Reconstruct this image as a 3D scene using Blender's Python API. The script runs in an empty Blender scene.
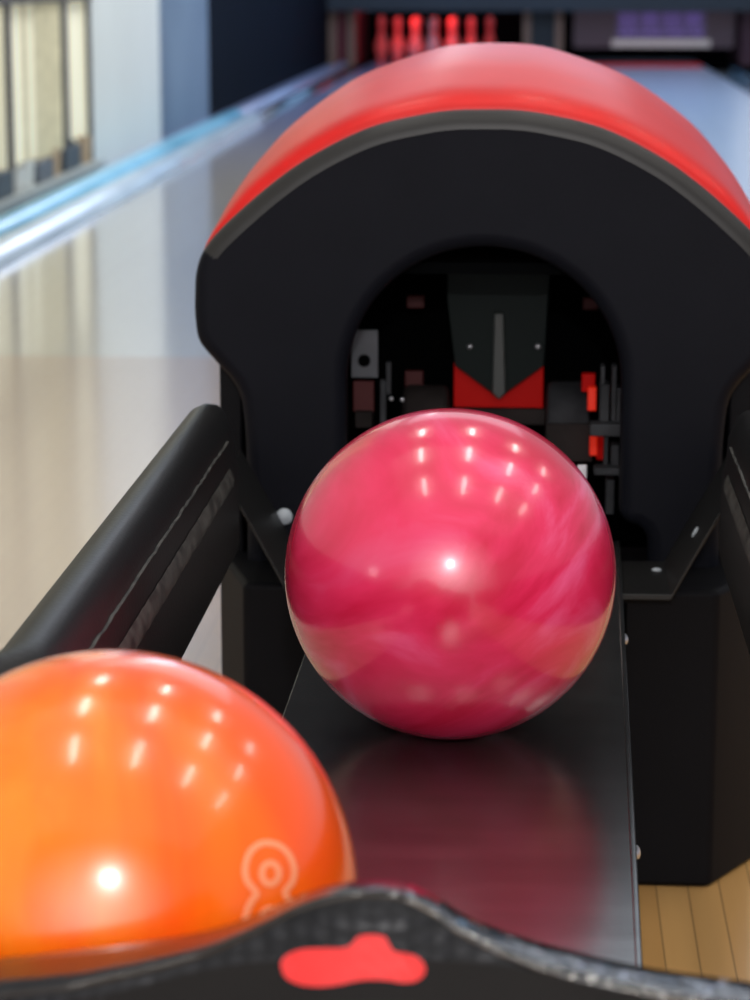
import bpy, bmesh, math, random
from mathutils import Vector, Matrix
random.seed(7)
R = math.radians
scn = bpy.context.scene
col = scn.collection
FPX, CAMH = 2500.0, 0.77
PITCH, YAW = R(12.0), math.atan(.0646)
XC = -0.044            # centre line of the ball return machine

# ---------- measuring helper: a sight line met with a real upright plane y = Y ----------
def W(px, py, Y):
    f = Vector((-math.sin(YAW)*math.cos(PITCH), math.cos(YAW)*math.cos(PITCH), -math.sin(PITCH)))
    r = Vector((math.cos(YAW), math.sin(YAW), 0)); u = r.cross(f)
    d = f + r*((px-375)/FPX) - u*((py-500)/FPX)
    p = Vector((0, 0, CAMH)) + d*(Y/d.y)
    return (p.x, p.z)

# ---------- materials ----------
def lin(c):
    return tuple(((v/255)/12.92 if v/255 <= .04045 else ((v/255+.055)/1.055)**2.4) for v in c)
def newmat(name):
    m = bpy.data.materials.new(name); m.use_nodes = True
    return m, m.node_tree, m.node_tree.nodes['Principled BSDF']
def mat(name, rgb, rough=.5, metal=0, coat=0, coat_rough=.05, spec=.5, var=.06, scale=20, bump=0, bscale=200, emit=None, es=0, ior=None, rgb2=None, stretch=None, bdist=.002):
    m, t, b = newmat(name)
    N, L = t.nodes, t.links
    tc = N.new('ShaderNodeTexCoord'); mp = N.new('ShaderNodeMapping')
    if stretch: mp.inputs['Scale'].default_value = stretch
    L.new(tc.outputs['Object'], mp.inputs['Vector'])
    nz = N.new('ShaderNodeTexNoise'); nz.inputs['Scale'].default_value = scale; nz.inputs['Detail'].default_value = 4
    L.new(mp.outputs['Vector'], nz.inputs['Vector'])
    cr = N.new('ShaderNodeValToRGB')
    c = lin(rgb); c2 = lin(rgb2) if rgb2 else c
    cr.color_ramp.elements[0].position = .35; cr.color_ramp.elements[1].position = .65
    cr.color_ramp.elements[0].color = (*[v*(1-var) for v in c], 1)
    cr.color_ramp.elements[1].color = (*[min(1, v*(1+var)) for v in c2], 1)
    L.new(nz.outputs['Fac'], cr.inputs['Fac']); L.new(cr.outputs['Color'], b.inputs['Base Color'])
    b.inputs['Roughness'].default_value = rough; b.inputs['Metallic'].default_value = metal
    b.inputs['Coat Weight'].default_value = coat; b.inputs['Coat Roughness'].default_value = coat_rough
    b.inputs['Specular IOR Level'].default_value = spec
    if ior: b.inputs['IOR'].default_value = ior
    if bump:
        n2 = N.new('ShaderNodeTexNoise'); n2.inputs['Scale'].default_value = bscale; n2.inputs['Detail'].default_value = 3
        L.new(mp.outputs['Vector'], n2.inputs['Vector'])
        bp = N.new('ShaderNodeBump'); bp.inputs['Strength'].default_value = bump; bp.inputs['Distance'].default_value = bdist
        L.new(n2.outputs['Fac'], bp.inputs['Height']); L.new(bp.outputs['Normal'], b.inputs['Normal'])
    if emit:
        b.inputs['Emission Color'].default_value = (*lin(emit), 1); b.inputs['Emission Strength'].default_value = es
    return m

def wood(name, rgb_a, rgb_b, width, rough, coat, seam=.5, spec=.5, coat_ior=1.5, plank_len=1.2, coat_rough=.04, pale=None):
    m, t, b = newmat(name); N, L = t.nodes, t.links
    tc = N.new('ShaderNodeTexCoord'); sp = N.new('ShaderNodeSeparateXYZ'); L.new(tc.outputs['Object'], sp.inputs[0])
    def M(op, a, c=None):
        n = N.new('ShaderNodeMath'); n.operation = op
        for i, v in enumerate((a, c)):
            if v is None: continue
            if isinstance(v, (int, float)): n.inputs[i].default_value = v
            else: L.new(v, n.inputs[i])
        return n.outputs[0]
    q = M('DIVIDE', sp.outputs['X'], width); fl = M('FLOOR', q); fr = M('FRACT', q)
    w1 = N.new('ShaderNodeTexWhiteNoise'); w1.noise_dimensions = '1D'; L.new(fl, w1.inputs['W'])
    qy = M('FLOOR', M('ADD', M('DIVIDE', sp.outputs['Y'], plank_len), M('MULTIPLY', w1.outputs['Value'], 5.0)))
    cb = N.new('ShaderNodeCombineXYZ'); L.new(fl, cb.inputs[0]); L.new(qy, cb.inputs[1])
    w2 = N.new('ShaderNodeTexWhiteNoise'); w2.noise_dimensions = '2D'; L.new(cb.outputs[0], w2.inputs['Vector'])
    mp = N.new('ShaderNodeMapping'); mp.inputs['Scale'].default_value = (60, 3, 1); L.new(tc.outputs['Object'], mp.inputs[0])
    nz = N.new('ShaderNodeTexNoise'); nz.inputs['Scale'].default_value = 2; nz.inputs['Detail'].default_value = 5; L.new(mp.outputs[0], nz.inputs['Vector'])
    f = M('ADD', M('MULTIPLY', w2.outputs['Value'], .6), M('MULTIPLY', nz.outputs['Fac'], .4))
    mx = N.new('ShaderNodeMixRGB'); mx.inputs[1].default_value = (*lin(rgb_a), 1); mx.inputs[2].default_value = (*lin(rgb_b), 1); L.new(f, mx.inputs[0])
    s = M('MULTIPLY', M('LESS_THAN', fr, .05), seam)
    m2 = N.new('ShaderNodeMixRGB'); m2.inputs[2].default_value = (.05, .025, .01, 1); L.new(s, m2.inputs[0]); L.new(mx.outputs[0], m2.inputs[1])
    last = m2.outputs[0]
    if pale and len(pale) == 4:   # bluish lane lighting mixed into the colour towards the far end
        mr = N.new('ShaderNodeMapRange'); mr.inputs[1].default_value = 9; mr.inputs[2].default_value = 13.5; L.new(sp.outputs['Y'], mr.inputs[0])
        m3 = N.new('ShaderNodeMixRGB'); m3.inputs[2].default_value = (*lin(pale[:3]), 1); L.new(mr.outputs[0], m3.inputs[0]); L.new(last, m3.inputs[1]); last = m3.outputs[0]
    if pale and len(pale) == 3:     # pale reflection wash painted in towards the left lane
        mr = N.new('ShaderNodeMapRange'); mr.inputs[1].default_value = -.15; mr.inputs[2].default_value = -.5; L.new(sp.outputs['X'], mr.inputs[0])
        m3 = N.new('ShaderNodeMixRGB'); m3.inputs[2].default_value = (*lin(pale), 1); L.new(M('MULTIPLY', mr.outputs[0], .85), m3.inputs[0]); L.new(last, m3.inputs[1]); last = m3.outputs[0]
    L.new(last, b.inputs['Base Color'])
    b.inputs['Roughness'].default_value = rough; b.inputs['Coat Weight'].default_value = coat
    b.inputs['Coat Roughness'].default_value = coat_rough; b.inputs['Coat IOR'].default_value = coat_ior; b.inputs['Specular IOR Level'].default_value = spec
    return m

def ball_mat(name, c_dark, c_mid, c_light, scale, dist, rot, specks):
    m, t, b = newmat(name); N, L = t.nodes, t.links
    tc = N.new('ShaderNodeTexCoord'); mp = N.new('ShaderNodeMapping')
    mp.vector_type = 'TEXTURE'; mp.inputs['Rotation'].default_value = rot; mp.inputs['Scale'].default_value = (1.2, 1, .42)
    L.new(tc.outputs['Object'], mp.inputs[0])
    nz = N.new('ShaderNodeTexNoise'); nz.inputs['Scale'].default_value = scale; nz.inputs['Detail'].default_value = 5
    nz.inputs['Distortion'].default_value = dist; nz.inputs['Roughness'].default_value = .5
    L.new(mp.outputs[0], nz.inputs['Vector'])
    cr = N.new('ShaderNodeValToRGB'); e = cr.color_ramp.elements
    e[0].position = .36; e[0].color = (*lin(c_dark), 1); e[1].position = .68; e[1].color = (*lin(c_light), 1)
    k = cr.color_ramp.elements.new(.52); k.color = (*lin(c_mid), 1)
    L.new(nz.outputs['Fac'], cr.inputs['Fac'])
    vo = N.new('ShaderNodeTexVoronoi'); vo.inputs['Scale'].default_value = 26; vo.inputs['Randomness'].default_value = 1
    L.new(tc.outputs['Object'], vo.inputs['Vector'])
    lt = N.new('ShaderNodeMath'); lt.operation = 'LESS_THAN'; lt.inputs[1].default_value = .045; L.new(vo.outputs['Distance'], lt.inputs[0])
    sc_ = N.new('ShaderNodeSeparateColor'); L.new(vo.outputs['Color'], sc_.inputs[0])
    g = N.new('ShaderNodeMath'); g.operation = 'GREATER_THAN'; g.inputs[1].default_value = 1-specks; L.new(sc_.outputs[0], g.inputs[0])
    mu = N.new('ShaderNodeMath'); mu.operation = 'MULTIPLY'; L.new(lt.outputs[0], mu.inputs[0]); L.new(g.outputs[0], mu.inputs[1])
    mx = N.new('ShaderNodeMixRGB'); mx.inputs[2].default_value = (.12, .03, .03, 1)
    L.new(mu.outputs[0], mx.inputs[0]); L.new(cr.outputs[0], mx.inputs[1])
    L.new(mx.outputs[0], b.inputs['Base Color'])
    b.inputs['Roughness'].default_value = .24; b.inputs['Specular IOR Level'].default_value = .5
    b.inputs['Coat Weight'].default_value = .8; b.inputs['Coat Roughness'].default_value = .1; b.inputs['Coat IOR'].default_value = 1.38
    return m

M = {}
M['black'] = mat('black_plastic', (17, 18, 24), .48, spec=.07, bump=.3, bscale=900)
M['rim'] = mat('black_rim_sheen', (40, 39, 38), .42, spec=.3)  # grey light caught by the upturned edge, put into the colour
M['ped'] = mat('black_pedestal_plastic', (10, 10, 14), .6, spec=.12, bump=.2, bscale=900)
M['rail'] = mat('black_rubbery_plastic', (17, 17, 18), .42, spec=.3, bump=.12, bscale=300)
M['scuff'] = mat('worn_plastic_edge', (96, 93, 88), .6, var=.7, scale=90)
M['scuff2'] = mat('worn_plastic_ridge', (62, 61, 58), .5, var=.6, scale=60)
M['sheet'] = mat('black_painted_sheet', (22, 22, 22), .45, spec=.35, bump=.1, bscale=500)
M['red'] = mat('red_gloss_plastic', (212, 17, 12), .42, coat=.22, coat_rough=.3, var=.04, spec=.28)
M['steel'] = mat('brushed_dark_steel', (124, 126, 127), .21, metal=.93, var=.07, scale=9, bump=.02, bscale=90, stretch=(1, 5, 1), rgb2=(130, 132, 133))
M['bolt'] = mat('bright_bolt', (200, 200, 205), .3, metal=.9)
M['whitebolt'] = mat('pale_bolt_cap', (165, 172, 178), .4)
M['void'] = mat('inner_dark', (6, 7, 8), .9, spec=.03)
M['vplate'] = mat('dark_green_metal', (18, 27, 26), .5, spec=.1)
M['ridge'] = mat('grey_ridge', (62, 66, 64), .5)
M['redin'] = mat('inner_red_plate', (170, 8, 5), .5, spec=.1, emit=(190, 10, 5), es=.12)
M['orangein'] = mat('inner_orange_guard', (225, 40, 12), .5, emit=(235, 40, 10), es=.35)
M['darkred'] = mat('inner_dark_red', (80, 10, 12), .6)
M['greyin'] = mat('inner_grey_metal', (56, 57, 60), .6, var=.3, scale=30, spec=.15)
M['greylt'] = mat('inner_pale_metal', (92, 94, 100), .5, var=.15)
M['belt'] = mat('inner_rubber_belt', (46, 41, 40), .8, var=.3, spec=.15)
M['lip'] = mat('gloss_black_lip', (10, 10, 12), .16, spec=.5, ior=1.6, bump=.3, bscale=40, stretch=(1, 2.2, 2.2))
M['lipw'] = mat('wrinkled_gloss_lip', (14, 15, 18), .13, spec=.6, ior=1.9, bump=1.0, bscale=38, coat=1, stretch=(1.0, .7, 1), bdist=.007)
M['lipcover'] = mat('matt_cover', (26, 24, 23), .6, spec=.08, bump=.3, bscale=700)
M['emblem'] = mat('emblem_red', (206, 44, 42), .5, spec=.3)
M['wallw'] = mat('white_pillar_paint', (216, 220, 214), .6, var=.03, scale=2)
M['wallb'] = mat('blue_grey_wall_shade', (92, 112, 134), .6, var=.1, scale=.8, rgb2=(108, 128, 146))  # wall section in shade, its bluish shade put into the colour
M['walld'] = mat('dark_navy_paint', (7, 15, 24), .8, var=.1, scale=2, spec=.05)
M['ledge'] = mat('grey_window_ledge', (166, 172, 170), .5)
M['ledge2'] = mat('grey_ledge_front', (122, 128, 126), .6)
M['blind'] = mat('cream_blind', (236, 230, 204), .7, var=.14, scale=3, emit=(236, 226, 190), es=.28, stretch=(1, 3, .1), rgb2=(242, 238, 214))  # slight emission on the blinds stands in for daylight from outside
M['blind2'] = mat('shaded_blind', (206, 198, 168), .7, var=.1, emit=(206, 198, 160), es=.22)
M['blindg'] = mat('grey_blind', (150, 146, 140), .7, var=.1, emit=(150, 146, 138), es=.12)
M['mull'] = mat('dark_mullion', (84, 80, 74), .6)
M['white'] = mat('white_item', (236, 236, 230), .5)
M['tan'] = mat('tan_item', (196, 170, 140), .6)
M['darkitem'] = mat('dark_item', (58, 66, 72), .5)
M['gutter'] = mat('gutter_blue', (120, 180, 215), .14, coat=1, var=.3, scale=1.2, rgb2=(190, 215, 232), stretch=(6, .7, 1), spec=.8)
M['bump'] = mat('bumper_cyan', (90, 190, 226), .3, coat=.5, var=.2, scale=1.0, rgb2=(140, 208, 236), stretch=(4, .8, 1))
M['bumpw'] = mat('bumper_white', (210, 230, 246), .28, coat=.6, var=.12, scale=2)
M['bumpd'] = mat('bumper_far', (30, 40, 56), .2, coat=1)
M['strip'] = mat('lavender_strip', (150, 160, 190), .3, coat=.5)
M['pin'] = mat('pin_red_lit', (226, 130, 130), .35, coat=.6, var=.02)  # white pins with the red pit light mixed into the base colour
M['pinred'] = mat('pin_red_stripe', (200, 20, 20), .35, coat=.6)
M['pit'] = mat('pit_black', (8, 7, 11), .9, spec=.1)
M['kick'] = mat('kickback_red', (96, 22, 34), .6)
M['kickedge'] = mat('kickback_tan_edge', (126, 100, 82), .6)
M['kickp'] = mat('kickback_plum', (62, 30, 44), .6)
M['teal'] = mat('divider_dark_teal', (22, 34, 40), .6)
M['mask'] = mat('masking_dark_teal', (27, 42, 52), .5, var=.08, scale=2)
M['pictb'] = mat('masking_picture_blue', (120, 165, 200), .5, var=.3, scale=1.5, rgb2=(190, 215, 235), emit=(120, 170, 215), es=.45)
M['pictw'] = mat('masking_picture_white', (230, 235, 240), .5, emit=(225, 240, 250), es=1.3)
M['pictp'] = mat('masking_picture_pink', (235, 150, 175), .5, emit=(240, 150, 180), es=.8)
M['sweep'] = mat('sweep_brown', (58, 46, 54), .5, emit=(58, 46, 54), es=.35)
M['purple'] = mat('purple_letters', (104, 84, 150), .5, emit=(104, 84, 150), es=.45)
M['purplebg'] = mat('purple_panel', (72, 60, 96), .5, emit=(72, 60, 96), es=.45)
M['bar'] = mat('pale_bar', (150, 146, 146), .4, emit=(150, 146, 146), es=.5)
M['redglow'] = mat('pit_red_glow', (150, 24, 34), .5, emit=(150, 24, 34), es=.5)  # red glow at the pit end, painted as an emissive strip
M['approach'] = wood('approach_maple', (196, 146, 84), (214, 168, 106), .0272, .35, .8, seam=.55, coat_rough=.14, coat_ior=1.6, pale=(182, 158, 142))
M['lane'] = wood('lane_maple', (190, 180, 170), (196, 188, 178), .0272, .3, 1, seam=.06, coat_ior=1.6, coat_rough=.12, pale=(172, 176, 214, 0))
M['lane2'] = wood('lane_pale_blue', (166, 178, 200), (176, 186, 204), .0272, .3, 1, seam=.03, coat_ior=1.5, coat_rough=.25)
M['under'] = mat('grey_floor', (140, 140, 140), .6)
M['pinkball'] = ball_mat('pink_pearl', (206, 26, 66), (228, 46, 92), (240, 92, 138), 6, 1.7, (.1, -.62, .25), .25)
M['orangeball'] = ball_mat('orange_pearl', (254, 86, 3), (255, 112, 10), (255, 146, 44), 5, .8, (.1, 1.2, .3), .05)
M['ballmark'] = mat('pale_ball_marking', (248, 146, 100), .5, coat=.5)

# carbon-look weave for the cover
def carbon():
    m, t, b = newmat('hexagon_weave'); N, L = t.nodes, t.links
    tc = N.new('ShaderNodeTexCoord'); mp = N.new('ShaderNodeMapping'); mp.inputs['Scale'].default_value = (130, 130, 190)
    L.new(tc.outputs['Object'], mp.inputs[0])
    vo = N.new('ShaderNodeTexVoronoi'); vo.inputs['Scale'].default_value = 1; vo.inputs['Randomness'].default_value = .25; L.new(mp.outputs[0], vo.inputs['Vector'])
    cr = N.new('ShaderNodeValToRGB'); cr.color_ramp.elements[0].position = .2; cr.color_ramp.elements[0].color = (.010, .010, .012, 1)
    cr.color_ramp.elements[1].position = .6; cr.color_ramp.elements[1].color = (.002, .002, .003, 1)
    L.new(vo.outputs['Distance'], cr.inputs[0]); L.new(cr.outputs[0], b.inputs['Base Color'])
    bp = N.new('ShaderNodeBump'); bp.inputs['Strength'].default_value = .5; bp.inputs['Distance'].default_value = .002; bp.invert = True
    L.new(vo.outputs['Distance'], bp.inputs['Height']); L.new(bp.outputs[0], b.inputs['Normal'])
    b.inputs['Roughness'].default_value = .42; b.inputs['Specular IOR Level'].default_value = .3
    return m
M['carbon'] = carbon()

# ---------- mesh helpers ----------
class MB:
    def __init__(s): s.v = []; s.f = []; s.mi = []
    def add(s, vs, fs, mi=0):
        o = len(s.v); s.v += [tuple(v) for v in vs]; s.f += [tuple(i+o for i in f) for f in fs]; s.mi += [mi]*len(fs); return s
    def box(s, x0, x1, y0, y1, z0, z1, mi=0):
        vs = [(x, y, z) for x in (x0, x1) for y in (y0, y1) for z in (z0, z1)]
        return s.add(vs, [(0, 1, 3, 2), (4, 6, 7, 5), (0, 4, 5, 1), (2, 3, 7, 6), (0, 2, 6, 4), (1, 5, 7, 3)], mi)
    def prism_y(s, poly, y0, y1, mi=0):         # poly of (x, z)
        n = len(poly); vs = [(x, y0, z) for x, z in poly]+[(x, y1, z) for x, z in poly]
        fs = [tuple(range(n)), tuple(range(2*n-1, n-1, -1))]+[(i, n+i, n+(i+1) % n, (i+1) % n) for i in range(n)]
        return s.add(vs, fs, mi)
    def prism_z(s, poly, z0, z1, mi=0):
        n = len(poly); vs = [(x, y, z0) for x, y in poly]+[(x, y, z1) for x, y in poly]
        fs = [tuple(range(n)), tuple(range(2*n-1, n-1, -1))]+[(i, n+i, n+(i+1) % n, (i+1) % n) for i in range(n)]
        return s.add(vs, fs, mi)
    def loft(s, rings, closed=True, cap=True, mi=0):
        n = len(rings[0]); o = len(s.v); vs = [p for r in rings for p in r]; fs = []
        for k in range(len(rings)-1):
            for i in range(n if closed else n-1):
                j = (i+1) % n; fs.append((k*n+i, k*n+j, (k+1)*n+j, (k+1)*n+i))
        if cap and closed: fs += [tuple(range(n-1, -1, -1)), tuple(range((len(rings)-1)*n, len(rings)*n))]
        return s.add(vs, fs, mi)
    def tube(s, a, b, r, n=16, r2=None, mi=0, round_ends=0):
        a, b = Vector(a), Vector(b); d = (b-a).normalized()
        u = d.orthogonal().normalized(); w = d.cross(u); r2 = r if r2 is None else r2
        rings = []
        prof = [(a, r), (b, r2)]
        if round_ends:
            prof = [(a - d*r*.0, r*.4), (a+d*r*.25, r*.8), (a+d*r*.8, r)] + [(b-d*r*.8, r), (b-d*r*.25, r*.8), (b, r*.4)]
        for c, q in prof: rings.append([c+(u*math.cos(t)+w*math.sin(t))*q for t in [2*math.pi*i/n for i in range(n)]])
        return s.loft(rings, mi=mi)
    def build(s, name, m, parent=None, smooth=35, bevel=0, seg=3, sub=0):
        me = bpy.data.meshes.new(name); me.from_pydata(s.v, [], s.f)
        ms = m if isinstance(m, (list, tuple)) else [m]
        for q in ms: me.materials.append(q)
        for p, i in zip(me.polygons, s.mi): p.material_index = i
        bm = bmesh.new(); bm.from_mesh(me); bmesh.ops.recalc_face_normals(bm, faces=bm.faces); bm.to_mesh(me); bm.free()
        if smooth:
            for p in me.polygons: p.use_smooth = True
            me.set_sharp_from_angle(angle=R(smooth))
        o = bpy.data.objects.new(name, me); col.objects.link(o)
        if bevel:
            b = o.modifiers.new('Bevel', 'BEVEL'); b.width = bevel; b.segments = seg; b.limit_method = 'ANGLE'; b.angle_limit = R(40); b.harden_normals = True
        if sub:
            q = o.modifiers.new('Sub', 'SUBSURF'); q.levels = q.render_levels = sub
        if parent:
            o.parent = parent; o.matrix_parent_inverse = Matrix.Translation(-parent.location) if parent.type == 'EMPTY' and parent.parent is None else Matrix()
        return o
def tag(o, label, cat, group=None):
    o['label'] = label; o['category'] = cat
    if group: o['group'] = group
    return o
def thing(name, loc, label, cat, group=None):
    o = bpy.data.objects.new(name, None); col.objects.link(o); o.location = loc; o.empty_display_size = .1
    return tag(o, label, cat, group)
def struct(o): o['kind'] = 'structure'; return o
def crom(pts, k=6, closed=False):
    out = []; n = len(pts)
    for i in range(n if closed else n-1):
        g = (lambda j: pts[j % n]) if closed else (lambda j: pts[max(0, min(n-1, j))])
        p0, p1, p2, p3 = g(i-1), g(i), g(i+1), g(i+2)
        for s in range(k):
            t = s/k
            out.append(tuple(.5*((2*b)+(-a+c)*t+(2*a-5*b+4*c-d)*t*t+(-a+3*b-3*c+d)*t**3) for a, b, c, d in zip(p0, p1, p2, p3)))
    if not closed: out.append(tuple(pts[-1]))
    return out
def mx(p): return (2*XC-p[0], p[1])

# =====================================================================
# SETTING
# =====================================================================
SEAM = 4.98
LANES = [(-0.87, 'left'), (0.80, 'right')]
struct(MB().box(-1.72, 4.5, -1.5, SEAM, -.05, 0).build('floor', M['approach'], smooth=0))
struct(MB().box(-3.0, 4.6, SEAM, 24, -.16, -.1).build('floor_subfloor', M['under'], smooth=0)).name = 'floor.001'
WX = -1.72
struct(MB().box(WX-.25, WX, 9.65, 11.45, -.1, 3.2).build('wall_left', M['wallw'], smooth=0))
struct(MB().box(WX-.25, WX, 11.45, 13.15, -.1, 3.2).build('wall_left', M['wallb'], smooth=0))
struct(MB().box(WX-.25, WX, 13.15, 24, -.1, 3.2).build('wall_left', M['walld'], smooth=0))
struct(MB().box(WX-.25, WX, -1.5, 4.2, -.1, 3.2).build('wall_left', M['wallw'], smooth=0))
struct(MB().box(WX-.25, WX, 4.2, 9.65, 2.3, 3.2).build('wall_left', M['wallw'], smooth=0))
# window: vertical blind behind mullions
wy = lambda px: -WX*2500/(540-px)
b = MB()
y = 4.25; k = 0
while y < 9.62:
    x = WX-.045+.012*math.sin(k*2.4)
    g = 1 if wy(14) < y < wy(27) or 6.2 < y < 6.9 or wy(71) < y < wy(79) else random.choice((0, 0, 2))  # grey slats in the first span paint in a curtain shadow
    w_ = .052
    xk = x+random.uniform(.01, .045); b.add([(x, y, .12), (xk, y+w_, .12), (xk, y+w_, 2.3), (x, y, 2.3)], [(0, 1, 2, 3)], g)
    y += .060; k += 1
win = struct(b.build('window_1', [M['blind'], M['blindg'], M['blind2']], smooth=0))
struct(MB().box(WX-.12, WX-.10, 4.2, 9.65, .0, 2.3).build('window_1_backing', M['ledge2'], smooth=0)).name = 'window_1.001'
fr = MB()
for px, hw in ((11.5, .012), (68, .028), (94, .012)): 
    yy = wy(px); fr.box(WX-.05, WX+.006, yy-hw, yy+hw, .04, 2.3)
for yy in (5.2, 6.2, 6.9): fr.box(WX-.05, WX+.006, yy-.03, yy+.03, .04, 2.3)
fr.box(WX-.05, WX+.012, 4.2, 9.66, .655, .70)
struct(fr.build('window_1', M['mull'], smooth=0)).name = 'window_1.002'
struct(MB().box(WX-.1, WX+.05, 4.2, 9.66, .02, .045).build('trim_1', M['ledge'], smooth=0))
struct(MB().box(WX-.1, WX+.022, 4.2, 9.66, -.1, .025).build('trim_2', M['ledge2'], smooth=0))
# small things standing on the ledge
def ledge_cup(px, r, h, m, label, nm='cup', cat='cup'):
    yy = wy(px); rings = []
    for z, q in ((0, .8), (.004, .84), (h*.5, .93), (h, 1), (h, .92), (h*.2, .8)):
        rings.append([(WX-.012+math.cos(t)*r*q, yy+math.sin(t)*r*q*1.0, .0455+z) for t in [i*math.pi/8 for i in range(16)]])
    tag(MB().loft(rings).build(nm, m), label, cat)
ledge_cup(20, .034, .075, M['white'], 'blurred white tub on the window ledge, nearest the left edge')
ledge_cup(30, .03, .088, M['white'], 'pale slim tub on the window ledge beside the white tub')
ledge_cup(57.5, .03, .095, M['tan'], 'small tan pot on the window ledge near the dark clamp', 'pot', 'pot')
ledge_cup(88, .034, .10, M['tan'], 'rounded tan pot on the window ledge beside the pillar', 'pot', 'pot')
for pa, pb, lab in ((-8, 9, 'dark flat case on the window ledge at the photo edge'), (36, 52, 'grey and white low box on the window ledge in the middle'), (64, 80, 'dark clamp-like block on the ledge below the dark mullion')):
    h = .07 if pa == 36 else .085
    bb = MB().box(WX-.035, WX+.012, wy(pa), wy(pb), .0455, .0455+h)
    if pa == 64:
        bb.tube((WX-.01, wy(70), .12), (WX-.01, wy(70), .17), .02); bb.tube((WX-.01, wy(76), .1), (WX-.01, wy(76), .15), .015)
    tag(bb.build('storage_box', M['greylt'] if pa == 36 else M['darkitem'], bevel=.004), lab, 'box')

# back: masking unit over the pits, with picture panels
mk = thing('masking_unit', (0, 20.6, .444), 'dark teal masking panel over the pin decks at the far end', 'panel')
MB().box(-1.715, 4.4, 20.55, 20.65, .437, .83).build('dark_band', M['mask'], mk, smooth=0)
MB().box(-1.715, 4.4, 20.57, 20.65, .83, 1.9).build('picture_panel', M['pictb'], mk, smooth=0)
MB().box(-2.55, -1.9, 20.55, 20.57, .85, 1.1).build('bright_patch', M['pictw'], mk, smooth=0) if False else None
MB().box(1.6, 2.6, 20.54, 20.57, .84, 1.5).build('bright_patch', M['pictw'], mk, smooth=0)
MB().box(1.75, 2.6, 20.53, 20.54, 1.0, 1.12).build('pink_patch', M['pictp'], mk, smooth=0)
struct(MB().box(-1.9, 4.6, 22.6, 22.7, -.1, 3.2).build('wall_back', M['pit'], smooth=0))

# lanes
for (cx, nm), lm in zip(LANES, (M['lane'], M['lane2'])):
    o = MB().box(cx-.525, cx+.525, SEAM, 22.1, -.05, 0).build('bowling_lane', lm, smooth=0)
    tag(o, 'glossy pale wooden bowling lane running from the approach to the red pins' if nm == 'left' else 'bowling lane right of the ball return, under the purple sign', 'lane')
struct(MB().box(-.06, -.02, SEAM, 20.6, -.1, .0).build('trim_3', M['strip'], smooth=0))
struct(MB().box(-.20, .12, SEAM, 22, -.1, -.02).build('trim_4', M['under'], smooth=0))
# gutters
def gutter(x0, x1, label):
    t = thing('lane_gutter', ((x0+x1)/2, SEAM, 0), label, 'gutter')
    xm, hw = (x0+x1)/2, (x1-x0)/2
    prof = [(xm-hw, 0)]+[(xm+hw*.97*math.cos(a), -.085*math.sin(a)) for a in [math.pi*(1-i/12) for i in range(13)]]+[(xm+hw, 0)]
    prof += [(xm+hw, -.098), (xm-hw, -.098)]
    MB().prism_y(prof, SEAM, 20.62).build('channel', M['gutter'], t)
    return t
g1 = gutter(-1.63, -1.397, 'pale blue gutter and bumper rails left of the wooden lane')
def rail_piece(nm, x, z, r, y0, y1, m, lab=None):
    o = MB().tube((x, y0, z), (x, y1, z), r, 20, round_ends=1).build(nm, m, g1)
    if lab: o['label'] = lab
rail_piece('bumper_rail', -1.585, .0, .05, SEAM+.05, 13.2, M['bump'], 'cyan bumper rail')
rail_piece('bumper_rail', -1.458, -.012, .06, SEAM+.05, 12.9, M['bumpw'], 'white bumper rail')
rail_piece('bumper_rail', -1.585, -.005, .042, 13.25, 20.5, M['strip'], 'lavender far bumper rail')
rail_piece('bumper_rail', -1.458, -.02, .05, 12.95, 20.5, M['bumpd'], 'dark far bumper rail')
gutter(-.343, -.11, 'gutter between the left lane and the ball return')
gutter(.042, .273, 'gutter on the near side of the right lane')
gutter(1.327, 1.56, 'gutter on the far side of the right lane')
struct(MB().box(-1.72, -1.63, SEAM, 20.6, -.1, 0.004).build('trim_5', M['strip'], smooth=0))

# kickbacks / dividers of the pinsetter
def divider(x0, x1, face, label, tan=True, y0=20.70):
    t = thing('pinsetter_divider', ((x0+x1)/2, y0, 0), label, 'divider')
    MB().box(x0, x1, y0+.02, 22.08, .0, .436).build('side_board', face, t, smooth=0)
    if tan:
        MB().box(x0, x0+.06, y0-.02, y0+.02, .0, .436).build('edge_strip', M['kickedge'], t, smooth=0)
        MB().box(x1-.06, x1, y0-.02, y0+.02, .0, .436).build('edge_strip', M['kickedge'], t, smooth=0)
divider(-1.715, -1.50, M['kick'], 'dark red pinsetter divider with tan edges left of the red pins')
divider(-.13, .19, M['teal'], 'dark divider with two tan edges between the pit openings')
divider(1.63, 2.0, M['kickp'], 'dull plum divider right of the purple sign', False)
struct(MB().box(-1.9, 4.6, 22.1, 22.2, -.1, .437).build('wall_back', M['pit'], smooth=0))
# sweep board with sign on the right pit
sg = thing('pinsetter_sign', (.80, 20.75, .15), 'dark sweep board with blurred purple lettering above a pale bar', 'sign')
def ppx(x0, y0, x1, y1, Y): a = W(x0, y0, Y); c = W(x1, y1, Y); return a[0], c[0], c[1], a[1]
x0, x1, z0, z1 = ppx(574, 6, 734, 48, 20.8); MB().box(x0, x1, 20.8, 20.83, z0, z1).build('board', M['sweep'], sg, smooth=0)
x0, x1, z0, z1 = ppx(617, 12, 705, 38, 20.79); MB().box(x0, x1, 20.785, 20.8, z0, z1).build('letter_panel', M['purplebg'], sg, smooth=0)
x0, x1, z0, z1 = ppx(612, 39.5, 710, 47, 20.77); MB().box(x0, x1, 20.76, 20.80, z0, z1).build('pale_bar', M['bar'], sg, smooth=0)
lt = MB()
def stroke(x, y, x2, y2):
    a0, a1, c0, c1 = ppx(x, y, x2, y2, 20.78); lt.box(a0, a1, 20.775, 20.785, c0, c1)
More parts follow.
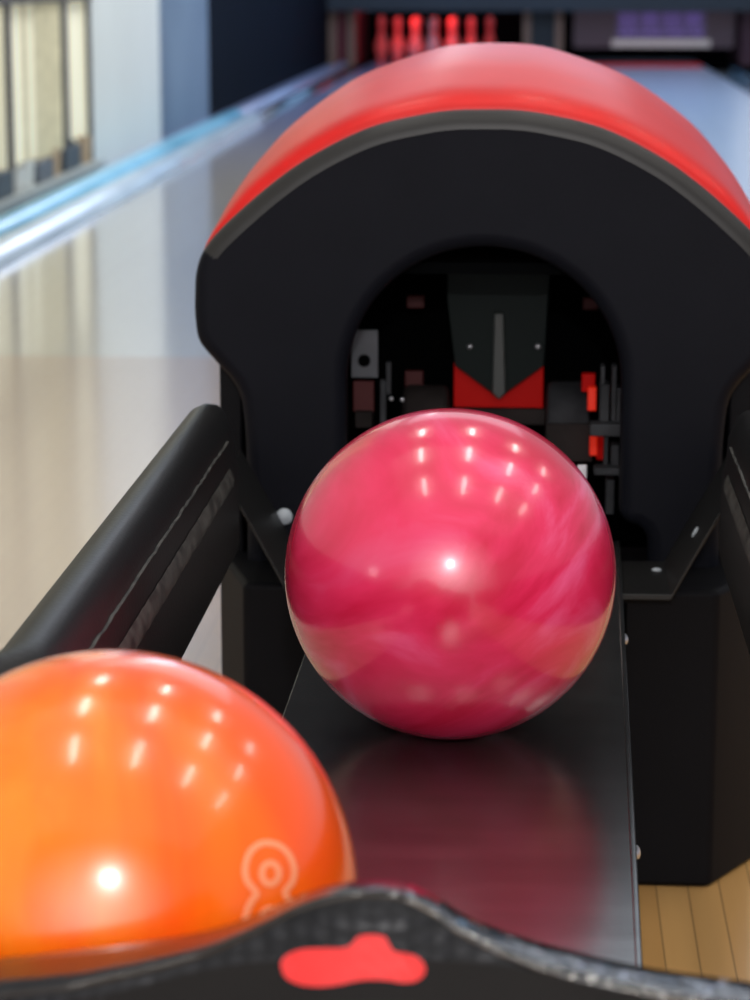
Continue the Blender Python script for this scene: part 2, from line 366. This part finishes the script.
for k, gx in enumerate((620, 642, 664, 685)):
    stroke(gx, 14, gx+16, 16); stroke(gx+1, 19, gx+15, 20.5); stroke(gx+2, 14, gx+4, 27); stroke(gx+12, 14, gx+14, 27)
    stroke(gx+7, 12.5, gx+9, 27) if k % 2 else stroke(gx+1, 23, gx+16, 24.5)
    stroke(gx, 26, gx+16, 27.2)
for k in range(14): stroke(620+k*6, 31, 620+k*6+4, 35.5) if k % 4 != 3 else stroke(620+k*6, 33, 620+k*6+4, 34.5)
lt.build('lettering', M['purple'], sg, smooth=0)
x0, x1, z0, z1 = ppx(590, 66, 722, 73, 20.4)
tag(MB().box(.30, 1.30, 20.30, 20.75, .001, .012).build('pit_glow_strip', M['redglow'], smooth=0), 'thin strip of red pit glow painted across the end of the right lane', 'strip')

# pins
PROF = [(0, .026), (.01, .029), (.06, .045), (.114, .0605), (.15, .055), (.19, .041), (.22, .028), (.254, .0232), (.29, .026), (.32, .031), (.345, .0323), (.365, .026), (.377, .014), (.381, .002)]
def pin_mesh(p):
    b = MB(); rings = [[(r*math.cos(t), r*math.sin(t), z) for t in [2*math.pi*i/20 for i in range(20)]] for z, r in PROF]
    return b.loft(rings).build('pin_body', M['pin'], p)
pin0 = thing('bowling_pin', (-1.328, 21.4, .001), '', 'bowling pin')
pb_ = pin_mesh(pin0); pb_.matrix_parent_inverse = Matrix()
for z in (.262, .282):
    r = .0245+.0006 if z < .27 else .0262
    s_ = MB().tube((0, 0, z-.005), (0, 0, z+.005), r, 20).build('neck_stripe', M['pinred'], pin0); s_.matrix_parent_inverse = Matrix()
kids = list(pin0.children)
pins = []
rows = [(21.4, 4), (21.136, 3), (20.872, 2), (20.608+.06, 1)]
ordn = ['leftmost', 'second from left', 'second from right', 'rightmost']
for ri, (py, n) in enumerate(rows):
    for i in range(n):
        X = -.87+(i-(n-1)/2)*.305
        if ri == 0 and i == 0: r_ = pin0
        else:
            r_ = pin0.copy(); col.objects.link(r_)
            for ch in kids:
                c = ch.copy(); col.objects.link(c); c.parent = r_
        r_.location = (X, py, .001); r_['group'] = 'red-lit bowling pins at the far end'
        rn = ['back', 'third', 'second', 'front'][ri]
        pos = ordn[i] if n == 4 else (['left', 'middle', 'right'][i] if n == 3 else (['left', 'right'][i] if n == 2 else 'only'))
        r_['label'] = f'{pos} pin of the {rn} row of red-lit pins behind the dome' if n > 1 else 'foremost pin of the red-lit triangle, mostly hidden by the dome'

# =====================================================================
# BALL RETURN HOOD
# =====================================================================
HY = 2.12
hood = thing('ball_return_hood', (XC, 2.45, 0), 'black arched ball return hood with a red dome over the pink ball', 'ball return')
outl = [(486, 112), (455, 112.5), (421, 117), (368, 130), (314, 156), (273, 184), (231, 220), (205, 247), (195, 270), (193, 296), (193.5, 320), (198, 343), (215, 364), (230, 381), (239, 398), (243, 425), (245, 460), (246, 500)]
outl_w = [W(x, y, HY) for x, y in outl]
outl_w[0] = (XC, outl_w[0][1])
left = crom(outl_w, 5)
left += [W(246, 545, HY), W(246, 584, HY)]
leftpoly = left[::-1]                      # bottom-left up to top
rightpoly = [mx(p) for p in left[1:]]       # top down to bottom-right
ir = W(623, 400, HY)[0]-XC; ir = (W(623, 400, HY)[0]-W(347, 400, HY)[0])/2
cz = W(486, 386, HY)[1]; zt = W(486, 248, HY)[1]; rz = zt-cz
znotch = W(640, 527, HY)[1]; zb = W(252, 584, HY)[1]; xn = W(648, 540, HY)[0]-XC
inner_r = [(XC+xn, zb), (XC+xn, znotch-.012), (XC+xn-.004, znotch-.004), (XC+xn-.010, znotch), (XC+ir, znotch+.002)]
arch = [(XC+ir*math.cos(a), cz+rz*math.sin(a)) for a in [math.pi*i/40 for i in range(41)]]
inner = inner_r+arch+[mx(p) for p in inner_r[::-1]]
MB().prism_y(leftpoly+rightpoly+inner, HY, HY+.038).build('face_plate', M['black'], hood, bevel=.0135, seg=6)
tr_pts = [p for p in left if p[1] >= .50][::-1]; tr_pts += [mx(p) for p in tr_pts[::-1][1:]]
rr = []
for i, p in enumerate(tr_pts):
    a, c = tr_pts[max(0, i-1)], tr_pts[min(len(tr_pts)-1, i+1)]; tx, tz = c[0]-a[0], c[1]-a[1]; l = math.hypot(tx, tz); nx, nz = -tz/l, tx/l
    e_ = min(1, min(i, len(tr_pts)-1-i)/12); rad = .0122+.0022*e_
    sec_ = []
    for k in range(7):
        t = math.pi/2*k/6*1.04-.06
        sec_.append((p[0]+nx*(-.0135+rad*math.sin(t)), HY+.0135-rad*math.cos(t), p[1]+nz*(-.0135+rad*math.sin(t))))
    sec_.append((p[0]+nx*.0006*e_, HY+.03, p[1]+nz*.0006*e_))
    rr.append(sec_)
MB().loft(rr, closed=False).build('edge_rim', M['rim'], hood, smooth=60)['label'] = 'upper edge with grey sheen painted in'
# dome
z0d = .527
arc = [p for p in left if p[1] >= z0d-.001]
xl, = [arc[-1][0]]
sec = arc[::-1]+[mx(p) for p in arc[1:]]
crestd = crom([(0, .6985), (.03, .6975), (.06, .6925), (.12, .672), (.158, .650), (.196, .620), (.226, .585), (.246, .552), (.258, .515)], 8)
def resample(pts, n):
    d = [0]
    for a, c in zip(pts, pts[1:]): d.append(d[-1]+math.dist(a, c))
    out = []; k = 0
    for i in range(n):
        t = d[-1]*i/(n-1)
        while k < len(d)-2 and d[k+1] < t: k += 1
        f_ = (t-d[k])/max(1e-9, d[k+1]-d[k]); out.append(tuple(a+(c-a)*f_ for a, c in zip(pts[k], pts[k+1])))
    return out
A_ = resample([(XC-x, z) for x, z in arc], 36); B_ = resample(crestd, 36)
rings = []
for Y, f_, off, sc in ((HY+.030, 0, -.004, 1), (HY+.0305, 0, .002, 1), (HY+.032, 0, .006, 1), (HY+.037, .03, .009, 1), (HY+.045, .08, .010, 1), (HY+.056, .16, .010, 1), (HY+.075, .27, .0085, 1), (HY+.13, .56, .006, 1), (HY+.2, .8, .003, 1), (HY+.28, .95, .001, 1), (HY+.35, 1, 0, 1), (HY+.44, 1, 0, .99), (HY+.55, 1, 0, .94), (HY+.66, 1, 0, .84), (HY+.76, 1, 0, .66), (HY+.82, 1, 0, .45), (HY+.85, 1, 0, .2), (HY+.855, 1, 0, .03)):
    half = []
    for i, (a, c) in enumerate(zip(A_, B_)):
        a0, a1 = A_[max(0, i-1)], A_[min(35, i+1)]; tx, tz = a1[0]-a0[0], a1[1]-a0[1]; l = math.hypot(tx, tz)
        nx, nz = -tz/l, tx/l
        off_ = off*min(1, (35-i)/9+.15)
        x = a[0]*(1-f_)+c[0]*f_+nx*off_; z = a[1]*(1-f_)+c[1]*f_+nz*off_
        if i == 0: x = 0
        half.append((x*sc, z0d+(z-z0d)*sc))
    rings.append([(XC-x, Y, z) for x, z in half[::-1]]+[(XC+x, Y, z) for x, z in half[1:]])
MB().loft(rings, closed=False).build('dome_cover', M['red'], hood, smooth=60)
# under-dome black skirt + pedestal walls (hollow)
wx = .233
PX = lambda s: XC+s
outer = [(PX(-wx), 2.162), (PX(-wx), 2.93), (PX(wx), 2.93), (PX(wx), 2.162), (PX(wx-.02), 2.162), (PX(wx-.02), 2.91), (PX(-wx+.02), 2.91), (PX(-wx+.02), 2.162)]
MB().prism_z(outer, 0, .53).build('rear_housing', M['ped'], hood, bevel=.003)
ped = [(PX(-.199), 2.038), (PX(.199), 2.038), (PX(wx+.012), 2.115), (PX(wx+.012), 2.16), (PX(wx-.03), 2.16), (PX(wx-.03), 2.20), (PX(-wx+.03), 2.20), (PX(-wx+.03), 2.16), (PX(-wx-.002), 2.16)]
pedo = MB().prism_z(ped, 0.0, .2625).build('pedestal', M['ped'], hood, bevel=.006, seg=3)
MB().box(PX(.118), PX(.124), 2.0365, 2.04, .02, .25).build('panel_seam', M['void'], hood, smooth=0)
# bracket tray under the mouth
fy, by = 2.0, 2.118
def sheet(nm, pts, th, y0, y1, m, par):
    low = [(x, z-th) for x, z in pts]
    return MB().prism_y(pts+low[::-1], y0, y1).build(nm, m, par, bevel=.0008, seg=2)
cx_r = .114; zz = .268
wing = [(cx_r, zz), (.134, .306), (.165, .362)]
prof = [mx(p) for p in wing[::-1]]+wing
br = sheet('bracket_tray', prof, .005, fy, by, M['sheet'], hood)
def bolt(nm, c, n, r, h, m, par, seg=14):
    c, n = Vector(c), Vector(n).normalized()
    u = n.orthogonal().normalized(); w = n.cross(u)
    rings = [[c+n*hh+(u*math.cos(t)+w*math.sin(t))*q for t in [2*math.pi*i/seg for i in range(seg)]] for hh, q in ((0, r), (h*.5, r*.95), (h*.85, r*.6), (h, r*.15))]
    return MB().loft(rings).build(nm, m, par)
bolt('bolt', (.106, 2.085, zz), (0, 0, 1), .0042, .002, M['whitebolt'], hood)
# screws on the two wings
nR = Vector((-.038, 0, .02)).normalized()
bolt('bolt', (.1355, 2.05, .3095), (-.87, 0, .48), .005, .0015, M['whitebolt'], hood)
xb, zb_ = W(284, 517, HY-.002); bolt('bolt', (xb, HY+.001, zb_), (.25, -1, .1), .0075, .005, M['whitebolt'], hood)

# --- mechanism in the mouth ---
def pbox(nm, x0, y0, x1, y1, Y, th, m, par=None, bevel=.001):
    a0, a1, c0, c1 = ppx(x0, y0, x1, y1, Y)
    return MB().box(a0, a1, Y, Y+th, c0, c1).build(nm, m, par or hood, bevel=bevel, seg=2)
Yb = 2.40
MB().box(PX(-.205), PX(.205), 2.62, 2.63, .1, .52).build('inner_back_panel', M['void'], hood, smooth=0)
MB().box(PX(-.205), PX(.205), 2.17, 2.62, .51, .52).build('inner_roof', M['void'], hood, smooth=0)
MB().box(PX(-.21), PX(-.20), 2.17, 2.62, .1, .51).build('inner_side', M['void'], hood, smooth=0)
MB().box(PX(.20), PX(.21), 2.17, 2.62, .1, .51).build('inner_side', M['void'], hood, smooth=0)
MB().box(PX(-.2), PX(.2), 2.22, 2.6, .20, .21).build('inner_floor', M['void'], hood, smooth=0)
pbox('red_plate', 454, 362, 543, 408, Yb+.02, .004, M['redin'])
vp = [W(447, 300, Yb), W(455, 366, Yb), W(490, 392, Yb), W(499, 400, Yb), W(508, 392, Yb), W(544, 366, Yb), W(552, 240, Yb), W(447, 240, Yb)]
vpl = MB().prism_y(vp, Yb, Yb+.008).build('deflector_plate', M['vplate'], hood, bevel=.001)
rg = [W(494, 312, Yb), W(492, 392, Yb), W(499, 399, Yb), W(506, 392, Yb), W(504, 312, Yb)]
MB().prism_y(rg, Yb-.008, Yb).build('ridge', M['ridge'], vpl, bevel=.002)
for px in (470, 538):
    x, z = W(px, 346.5, Yb); bolt('rivet', (x, Yb, z), (0, -1, .1), .0028, .002, M['bolt'], vpl)
pbox('crossbar', 455, 408, 545, 425, Yb+.03, .01, M['belt'])
pbox('red_lamp_cover', 428, 248, 462, 262, Yb+.1, .01, M['orangein'])
pbox('red_reflector', 407, 296, 424, 308, Yb+.1, .01, M['darkred'])
pbox('red_reflector', 583, 298, 598, 310, Yb+.1, .01, M['darkred'])
pbox('red_reflector', 405, 371, 423, 392, Yb+.1, .01, M['darkred'])
# wheels either side
def wheel(nm, px0, px1, pyt, pyb, Y, m):
    a0, a1, c0, c1 = ppx(px0, pyt, px1, pyb, Y); r = (c1-c0)/2
    rings = [[(x, Y+r+math.cos(t)*q, (c0+c1)/2+math.sin(t)*q) for t in [2*math.pi*i/28 for i in range(28)]] for x, q in ((a0, r*.5), (a0+.002, r*.93), (a0+.006, r), (a1-.006, r), (a1-.002, r*.93), (a1, r*.5))]
    return MB().loft(rings).build(nm, m, hood)
wheel('drive_wheel', 546, 590, 388, 470, 2.36, M['greyin'])
wheel('drive_wheel', 400, 448, 392, 476, 2.36, M['belt'])
pbox('belt_guard', 546, 424, 592, 462, 2.335, .006, M['belt'])
pbox('mount_plate', 351, 330, 378, 378, 2.30, .004, M['greylt'])
x, z = W(364, 361, 2.298); bolt('plate_knob', (x, 2.30, z), (0, -1, 0), .006, .004, M['void'], hood)
pbox('red_side_guard', 353, 381, 374, 412, 2.31, .004, M['darkred'])
pbox('clear_sleeve', 355, 412, 372, 428, 2.30, .02, M['belt'])
for q in ((380, 380, 386, 425), (386, 362, 391, 395)): pbox('thin_bracket', *q, 2.27, .006, M['greyin'])
for q in ((391, 399), (402, 400)):
    x, z = W(q[0], q[1], 2.26); bolt('bolt', (x, 2.262, z), (0, -1, 0), .0022, .002, M['bolt'], hood)
pbox('orange_guard', 582, 374, 595, 392, 2.33, .01, M['redin'])
pbox('orange_guard', 588, 388, 596, 411, 2.32, .01, M['orangein'])
pbox('orange_guard', 590, 437, 597, 456, 2.32, .01, M['orangein'])
pbox('red_side_guard', 597, 437, 604, 460, 2.33, .01, M['redin'])
for i, q in enumerate(((601, 366, 605, 385, 1), (600, 384, 609, 428, 0), (612, 366, 616, 424, 0), (617, 388, 621, 424, 0), (590, 424, 623, 437, 1), (594, 468, 623, 476, 1), (604, 437, 608, 470, 0), (611, 445, 619, 470, 0), (606, 480, 614, 515, 0))):
    pbox('side_bracket', *q[:4], 2.20 if q[4] else 2.215, .02, M['greyin'] if not q[4] else M['greylt'] if i == 99 else M['greyin'], bevel=.0015)
pbox('silver_tab', 577, 465, 587, 480, 2.19, .004, M['bolt'])

# =====================================================================
# BALL RACK: steel track, side rails, end cover
# =====================================================================
rack = thing('ball_rack', (XC, 1.4, .1), 'black ball rack with steel track and a glossy black end cover', 'ball rack')
ZT = .2755
tp = [(.0515, .90), (.0755, 2.16), (-.1655, 2.16), (-.1695, .90)]
trk = MB().prism_z(tp, ZT-.004, ZT).build('steel_track', M['steel'], rack, bevel=.001, seg=2)
def lerp(a, b, t): return a+(b-a)*t
ex = lambda y: lerp(.0515, .0755, (y-.9)/1.26)
lipb = MB().loft([[(ex(y)-.0022, y, ZT), (ex(y)-.0016, y, ZT+.0008), (ex(y)+.0005, y, ZT+.001), (ex(y)+.0015, y, ZT+.0005), (ex(y)+.0015, y, ZT-.03), (ex(y), y, ZT-.03), (ex(y), y, ZT-.001)] for y in (.90, 2.16)])
le = lipb.build('track_flange', M['steel'], trk); le.matrix_parent_inverse = Matrix()
le.matrix_parent_inverse = Matrix()
for yy in (1.375, 1.845, 1.61-.0):
    if yy == 1.61: continue
    o = bolt('bolt', (ex(yy)+.001, yy, ZT-.004), (1, -.2, .25), .0042, .003, M['bolt'], trk); o.matrix_parent_inverse = Matrix()
MB().box(-.302, -.172, .86, 1.30, .255, .2665).build('side_tray', M['steel'], rack, bevel=.002)
MB().box(XC-.07, XC+.05, .95, 2.05, .20, .268).build('support_beam', M['rail'], rack, bevel=.004)
for ly in (1.08, 1.9):
    MB().prism_z([(XC-.045, ly-.03), (XC+.03, ly-.03), (XC+.03, ly+.03), (XC-.045, ly+.03)], 0, .205).build('leg', M['rail'], rack, bevel=.004)
# rails
rp = [(-.2375, .31), (-.2375, .372), (-.2405, .380), (-.2420, .404), (-.2455, .4115), (-.250, .4215), (-.2565, .4265), (-.2655, .4275), (-.2745, .4235), (-.2805, .416), (-.2835, .405), (-.284, .39), (-.282, .31)]
def ringy(poly, y, s=1.0, c=(-.262, .40)): return [(c[0]+(x-c[0])*s, y, c[1]+(z-c[1])*s) for x, z in poly]
def bow(y):          # the rails bow outwards round the resting balls
    t = min(1, max(0, (1.245-y)/.14)); return -.066*t*t*(3-2*t)
def rail(mirror):
    F = (lambda p: (2*XC-p[0]-bow(p[1]), p[1], p[2])) if mirror else (lambda p: (p[0]+bow(p[1]), p[1], p[2]))
    ys = [(.70, .6), (.705, .85), (.72, 1)]+[(1.10+.0105*k, 1) for k in range(16)]+[(1.955, 1), (1.975, .97), (1.988, .9), (1.995, .75), (1.998, .5)]
    o = MB().loft([[F(p) for p in ringy(rp, y, s)] for y, s in ys]).build('side_rail', M['rail'], rack, smooth=50)
    random.seed(3)
    for (xa, za, yl, nm, m, wd) in ((-.2417, .4045, [.95, 1.31, 1.315, 1.48, 1.5, 1.80, 1.83, 1.98], 'scratch_line', M['scuff2'], .0006), (-.2388, .3765, [], 'worn_ridge', M['scuff2'], .0048)):
        b = MB(); N = 90; pts = []
        for i in range(N+1):
            y = .95+(1.93-.95)*i/N
            j = random.uniform(-1, 1)*.0007
            if nm == 'worn_ridge': pts.append([F(p_) for p_ in ((-.2373, y, .3690+j), (-.2366, y, .3735), (-.2382, y, .3792), (-.2400, y, .3832+j), (-.242, y, .378))])
            else: pts.append([F((xa+.0002, y, za-wd+j)), F((xa+.0014, y, za-wd*.3+j)), F((xa+.0008, y, za+wd*.6+j)), F((xa-.0006, y, za+j))])
        b.loft(pts); q = b.build(nm, m, o); q.matrix_parent_inverse = Matrix()
    return o
rail(False); rail(True)
# end cover with glossy lip
CY = .872
cr_px = [(-330, 1010), (-200, 985), (-100, 968), (0, 959), (60, 953), (120, 946), (200, 933), (255, 915), (300, 895), (335, 885), (372, 880.5), (408, 885), (440, 901), (470, 919), (540, 944), (640, 968), (750, 984), (860, 1000)]
crest = crom([W(x, y, CY) for x, y in cr_px], 6)
def lw(x):      # width of the lip along the cover
    return .012+.020*min(1, max(0, (-.085-x)/.08))+.010*min(1, max(0, (x+.035)/.04))
def sect(x, z):
    w_ = lw(x)
    return [(x, CY+.012, z-.10), (x, CY+.012, z-.012), (x, CY+.0115, z-.0055), (x, CY+.009, z-.0030), (x, CY, z-.0018), (x, CY-w_*.5, z-.0009), (x, CY-w_, z-.0001), (x, CY-w_-.0006, z-.0006), (x, CY-w_-.0006, z-.009)]
lipr = [sect(x, z) for x, z in crest]
cover = MB()
face = []
for x, z in crest:
    zb0 = z-.0022; y0 = CY-lw(x)-.0009
    face.append([(x, y0, zb0), (x, y0-.004, zb0-.004), (x, lerp(y0, .80, .35), lerp(zb0, .36, .35)), (x, .80, .36), (x, .765, .27), (x, .76, .17), (x, CY+.012, .17)])
rings_c = face
cv = MB().loft(rings_c, closed=True).build('end_cover', M['carbon'], rack, smooth=40)
lipm = MB().loft([s[:] for s in lipr], closed=True)
lipm.mi = [1 if sum(lipm.v[q][0] for q in f)/len(f) > -.045 else 0 for f in lipm.f]
lipm = lipm.build('gloss_lip', [M['lip'], M['lipw']], cv, smooth=50); lipm.matrix_parent_inverse = Matrix()
# point on sloping face for pixel: plane through top line (approx.)
def onface(px, py, lift=.0012):
    f = Vector((-math.sin(YAW)*math.cos(PITCH), math.cos(YAW)*math.cos(PITCH), -math.sin(PITCH)))
    r = Vector((math.cos(YAW), math.sin(YAW), 0)); u = r.cross(f)
    d = f + r*((px-375)/FPX) - u*((py-500)/FPX)
    import bisect
    t = .70
    xs = [c[0] for c in crest]
    def surf(x, y):   # height of the face at depth y
        i = max(1, min(len(xs)-1, bisect.bisect(xs, x))); a, c = crest[i-1], crest[i]
        z = lerp(a[1], c[1], (x-a[0])/(c[0]-a[0])); zb0 = z-.0022; y0 = CY-lw(x)-.0009
        return lerp(zb0, .36, (y0-y)/(y0-.80))
    while t < .95:
        p = Vector((0, 0, CAMH))+d*t
        if p.z <= surf(p.x, p.y): break
        t += .0004
    n = Vector((0, -.8, .8)).normalized()
    return p+n*lift
# smooth lower panel on the cover
low = [(60, 1003), (120, 992), (180, 976), (235, 965), (300, 961), (400, 961), (470, 963), (540, 972), (600, 983), (660, 997)]
lowm = MB(); top_ = [onface(x, y, .0008) for x, y in crom(low, 4)]
bot_ = [Vector((p.x, .785, .331)) if False else p+Vector((0, -(p.y-.80)-.0008, -(p.z-.3612))) for p in top_]
lowm.loft([[a, b_] for a, b_ in zip(top_, bot_)], closed=False)
lo = lowm.build('smooth_panel', M['lipcover'], cv); lo.matrix_parent_inverse = Matrix()
em_px = [(281, 966), (286, 957), (300, 951), (320, 949.5), (340, 949.5), (350, 947), (356, 940), (363, 936.5), (375, 936), (385, 938), (389, 945), (394, 952.5), (405, 954.5), (417, 958), (425, 967), (424, 976), (416, 982.5), (403, 984), (390, 982), (375, 981), (358, 982), (340, 986), (320, 988), (300, 986), (286, 979)]
ec = crom(em_px, 6, True)
def span(x):
    ys = []
    for a, c in zip(ec, ec[1:]+ec[:1]):
        if (a[0]-x)*(c[0]-x) <= 0 and a[0] != c[0]: ys.append(a[1]+(c[1]-a[1])*(x-a[0])/(c[0]-a[0]))
    return min(ys), max(ys)
eb = MB(); cols = []
xa, xb2 = min(p[0] for p in ec)+.15, max(p[0] for p in ec)-.15
for k in range(61):
    x = xa+(xb2-xa)*(.5-.5*math.cos(math.pi*k/60)); ya, yb = span(x)
    cols.append([onface(x, ya+(yb-ya)*t/10, .0012) for t in range(11)])
eb.loft(cols, closed=False)
e = eb.build('emblem', M['emblem'], cv, smooth=60); e['label'] = 'red pin-shaped emblem'; e.matrix_parent_inverse = Matrix()

# =====================================================================
# BALLS
# =====================================================================
def ball(loc, r, m, label):
    bm = bmesh.new(); bmesh.ops.create_uvsphere(bm, u_segments=96, v_segments=64, radius=r)
    me = bpy.data.meshes.new('bowling_ball'); bm.to_mesh(me); bm.free(); me.materials.append(m)
    for p in me.polygons: p.use_smooth = True
    o = bpy.data.objects.new('bowling_ball', me); col.objects.link(o); o.location = loc
    return tag(o, label, 'bowling ball')
pk = ball((-.0533, 1.586, .3838), .108, M['pinkball'], 'marbled pink bowling ball resting on the steel track below the hood')
og = ball((-.181, 1.017, .3748), .108, M['orangeball'], 'orange bowling ball with pale figure-eight marking, behind the end cover')
# figure-eight marking
def on_ball(px, py, lift=.0002):
    c = Vector(og.location)
    f = Vector((-math.sin(YAW)*math.cos(PITCH), math.cos(YAW)*math.cos(PITCH), -math.sin(PITCH)))
    r = Vector((math.cos(YAW), math.sin(YAW), 0)); u = r.cross(f)
    d = (f + r*((px-375)/FPX) - u*((py-500)/FPX)).normalized(); oc = Vector((0, 0, CAMH))-c
    b_ = d.dot(oc); t = -b_-math.sqrt(max(0, b_*b_-(oc.dot(oc)-.108**2)))
    return (oc+d*t).normalized()*(.108+lift)
def ribbon(b, pts, w, closed):
    n = len(pts); L_ = []; 
    for i in range(n):
        a, c = (pts[(i-1) % n], pts[(i+1) % n]) if closed else (pts[max(0, i-1)], pts[min(n-1, i+1)])
        dx, dy = c[0]-a[0], c[1]-a[1]; l = math.hypot(dx, dy) or 1; nx, ny = -dy/l*w/2, dx/l*w/2
        L_.append([on_ball(pts[i][0]-nx, pts[i][1]-ny), on_ball(*pts[i], lift=.0004), on_ball(pts[i][0]+nx, pts[i][1]+ny)])
    if closed: L_.append(L_[0])
    b.loft(L_, closed=False)
mkb = MB()
o8 = [(256, 893), (247, 881), (245, 868), (249, 854), (258, 845), (269, 843), (281, 847), (290, 857), (294, 870), (292, 882), (285, 892)]
o8 += [(289, 901), (294, 912), (296, 925), (292, 940), (282, 950), (268, 953), (255, 949), (247, 938), (244, 925), (247, 910), (252, 900)]
ribbon(mkb, crom(o8, 6, True), 6.5, True)
for c in ((270, 873.5), (270, 919)):
    ribbon(mkb, [(c[0]+8.5*math.cos(t), c[1]+10.5*math.sin(t)) for t in [2*math.pi*i/32 for i in range(32)]], 6.5, True)
q = mkb.build('figure_marking', M['ballmark'], None); q.parent = og; q['label'] = 'pale outlined figure eight'

# =====================================================================
# LIGHT
# =====================================================================
def area(nm, loc, sx, sy, p, colr=(1, 1, 1), rot=(0, 0, 0), spread=None):
    l = bpy.data.lights.new(nm, 'AREA'); l.shape = 'RECTANGLE'; l.size = sx; l.size_y = sy; l.energy = p; l.color = colr
    o = bpy.data.objects.new(nm, l); col.objects.link(o); o.location = loc; o.rotation_euler = rot
    if spread: l.spread = spread
    return o
for x in (-.65, .27, 1.2, 2.2):
    for y in (1.0, 2.12, 3.4):
        area('ceiling_lamp', (x, y, 2.6), .075, .55, 3.6, (1, .95, .88))
area('soft_ceiling', (.8, .6, 3.2), 5, 4, 30, (1, .97, .94))
for k_, (a_, b_, e_) in enumerate(((1.6, 1.3, 6), (2.8, 2.2, 16), (4.2, 3.2, 32), (5.8, 4.4, 46), (7.6, 5.8, 60))):
    rf_ = area('room_fill', (.1, -4.2-.02*k_, 1.9), a_, b_, e_, (1, .97, .95), rot=(R(75), 0, 0)); rf_.data.shape = 'ELLIPSE'
area('side_window_glint', (-1.6, .35, .64), .22, .3, .9, (1, 1, 1), rot=(R(90), 0, R(-51)))
area('lane_blue', (0, 16.5, 2.9), 3.2, 6, 130, (.42, .58, 1))
area('lane_ceiling', (.2, 12, 3.0), 3.0, 12, 90, (.84, .91, 1))
area('near_wall_wash', (-.6, 10.5, 2.4), 1, 6, 75, (.97, 1, 1), rot=(0, R(60), 0))
area('flash', (.005, -.02, .965), .03, .02, 7, (1, .97, .98), rot=(R(80), 0, 0))
def point(nm, loc, p, c, r=.1):
    l = bpy.data.lights.new(nm, 'POINT'); l.energy = p; l.color = c; l.shadow_soft_size = r
    o = bpy.data.objects.new(nm, l); col.objects.link(o); o.location = loc
area('pit_light', (-.87, 20.75, .42), 1.1, .1, 3.2, (1, .05, .04), rot=(R(60), 0, 0))
point('inner_fill', (PX(.0), 2.24, .31), .02, (1, .85, .8), .02)  # added fill for the mechanism, hidden behind the pink ball

w = bpy.data.worlds.new('World'); scn.world = w; w.use_nodes = True
bg = w.node_tree.nodes['Background']; N = w.node_tree.nodes; L = w.node_tree.links
tc = N.new('ShaderNodeTexCoord'); sp = N.new('ShaderNodeSeparateXYZ'); cr = N.new('ShaderNodeValToRGB')
L.new(tc.outputs['Generated'], sp.inputs[0]); L.new(sp.outputs['Z'], cr.inputs[0]); L.new(cr.outputs[0], bg.inputs[0])
cr.color_ramp.elements[0].position = 0; cr.color_ramp.elements[0].color = (.42, .46, .55, 1)
cr.color_ramp.elements[1].position = .7; cr.color_ramp.elements[1].color = (.30, .30, .31, 1)
bg.inputs[1].default_value = .9

# =====================================================================
# CAMERA
# =====================================================================
cd = bpy.data.cameras.new('Camera'); cam = bpy.data.objects.new('Camera', cd); col.objects.link(cam)
cam.location = (0, 0, CAMH); cam.rotation_euler = (R(90)-PITCH, 0, YAW)
cd.sensor_fit = 'VERTICAL'; cd.sensor_height = 24; cd.lens = 60; cd.clip_start = .05
cd.dof.use_dof = True; cd.dof.focus_distance = 1.62; cd.dof.aperture_fstop = 7.5
scn.camera = cam
scn.view_settings.view_transform = 'Standard'; scn.view_settings.look = 'None'
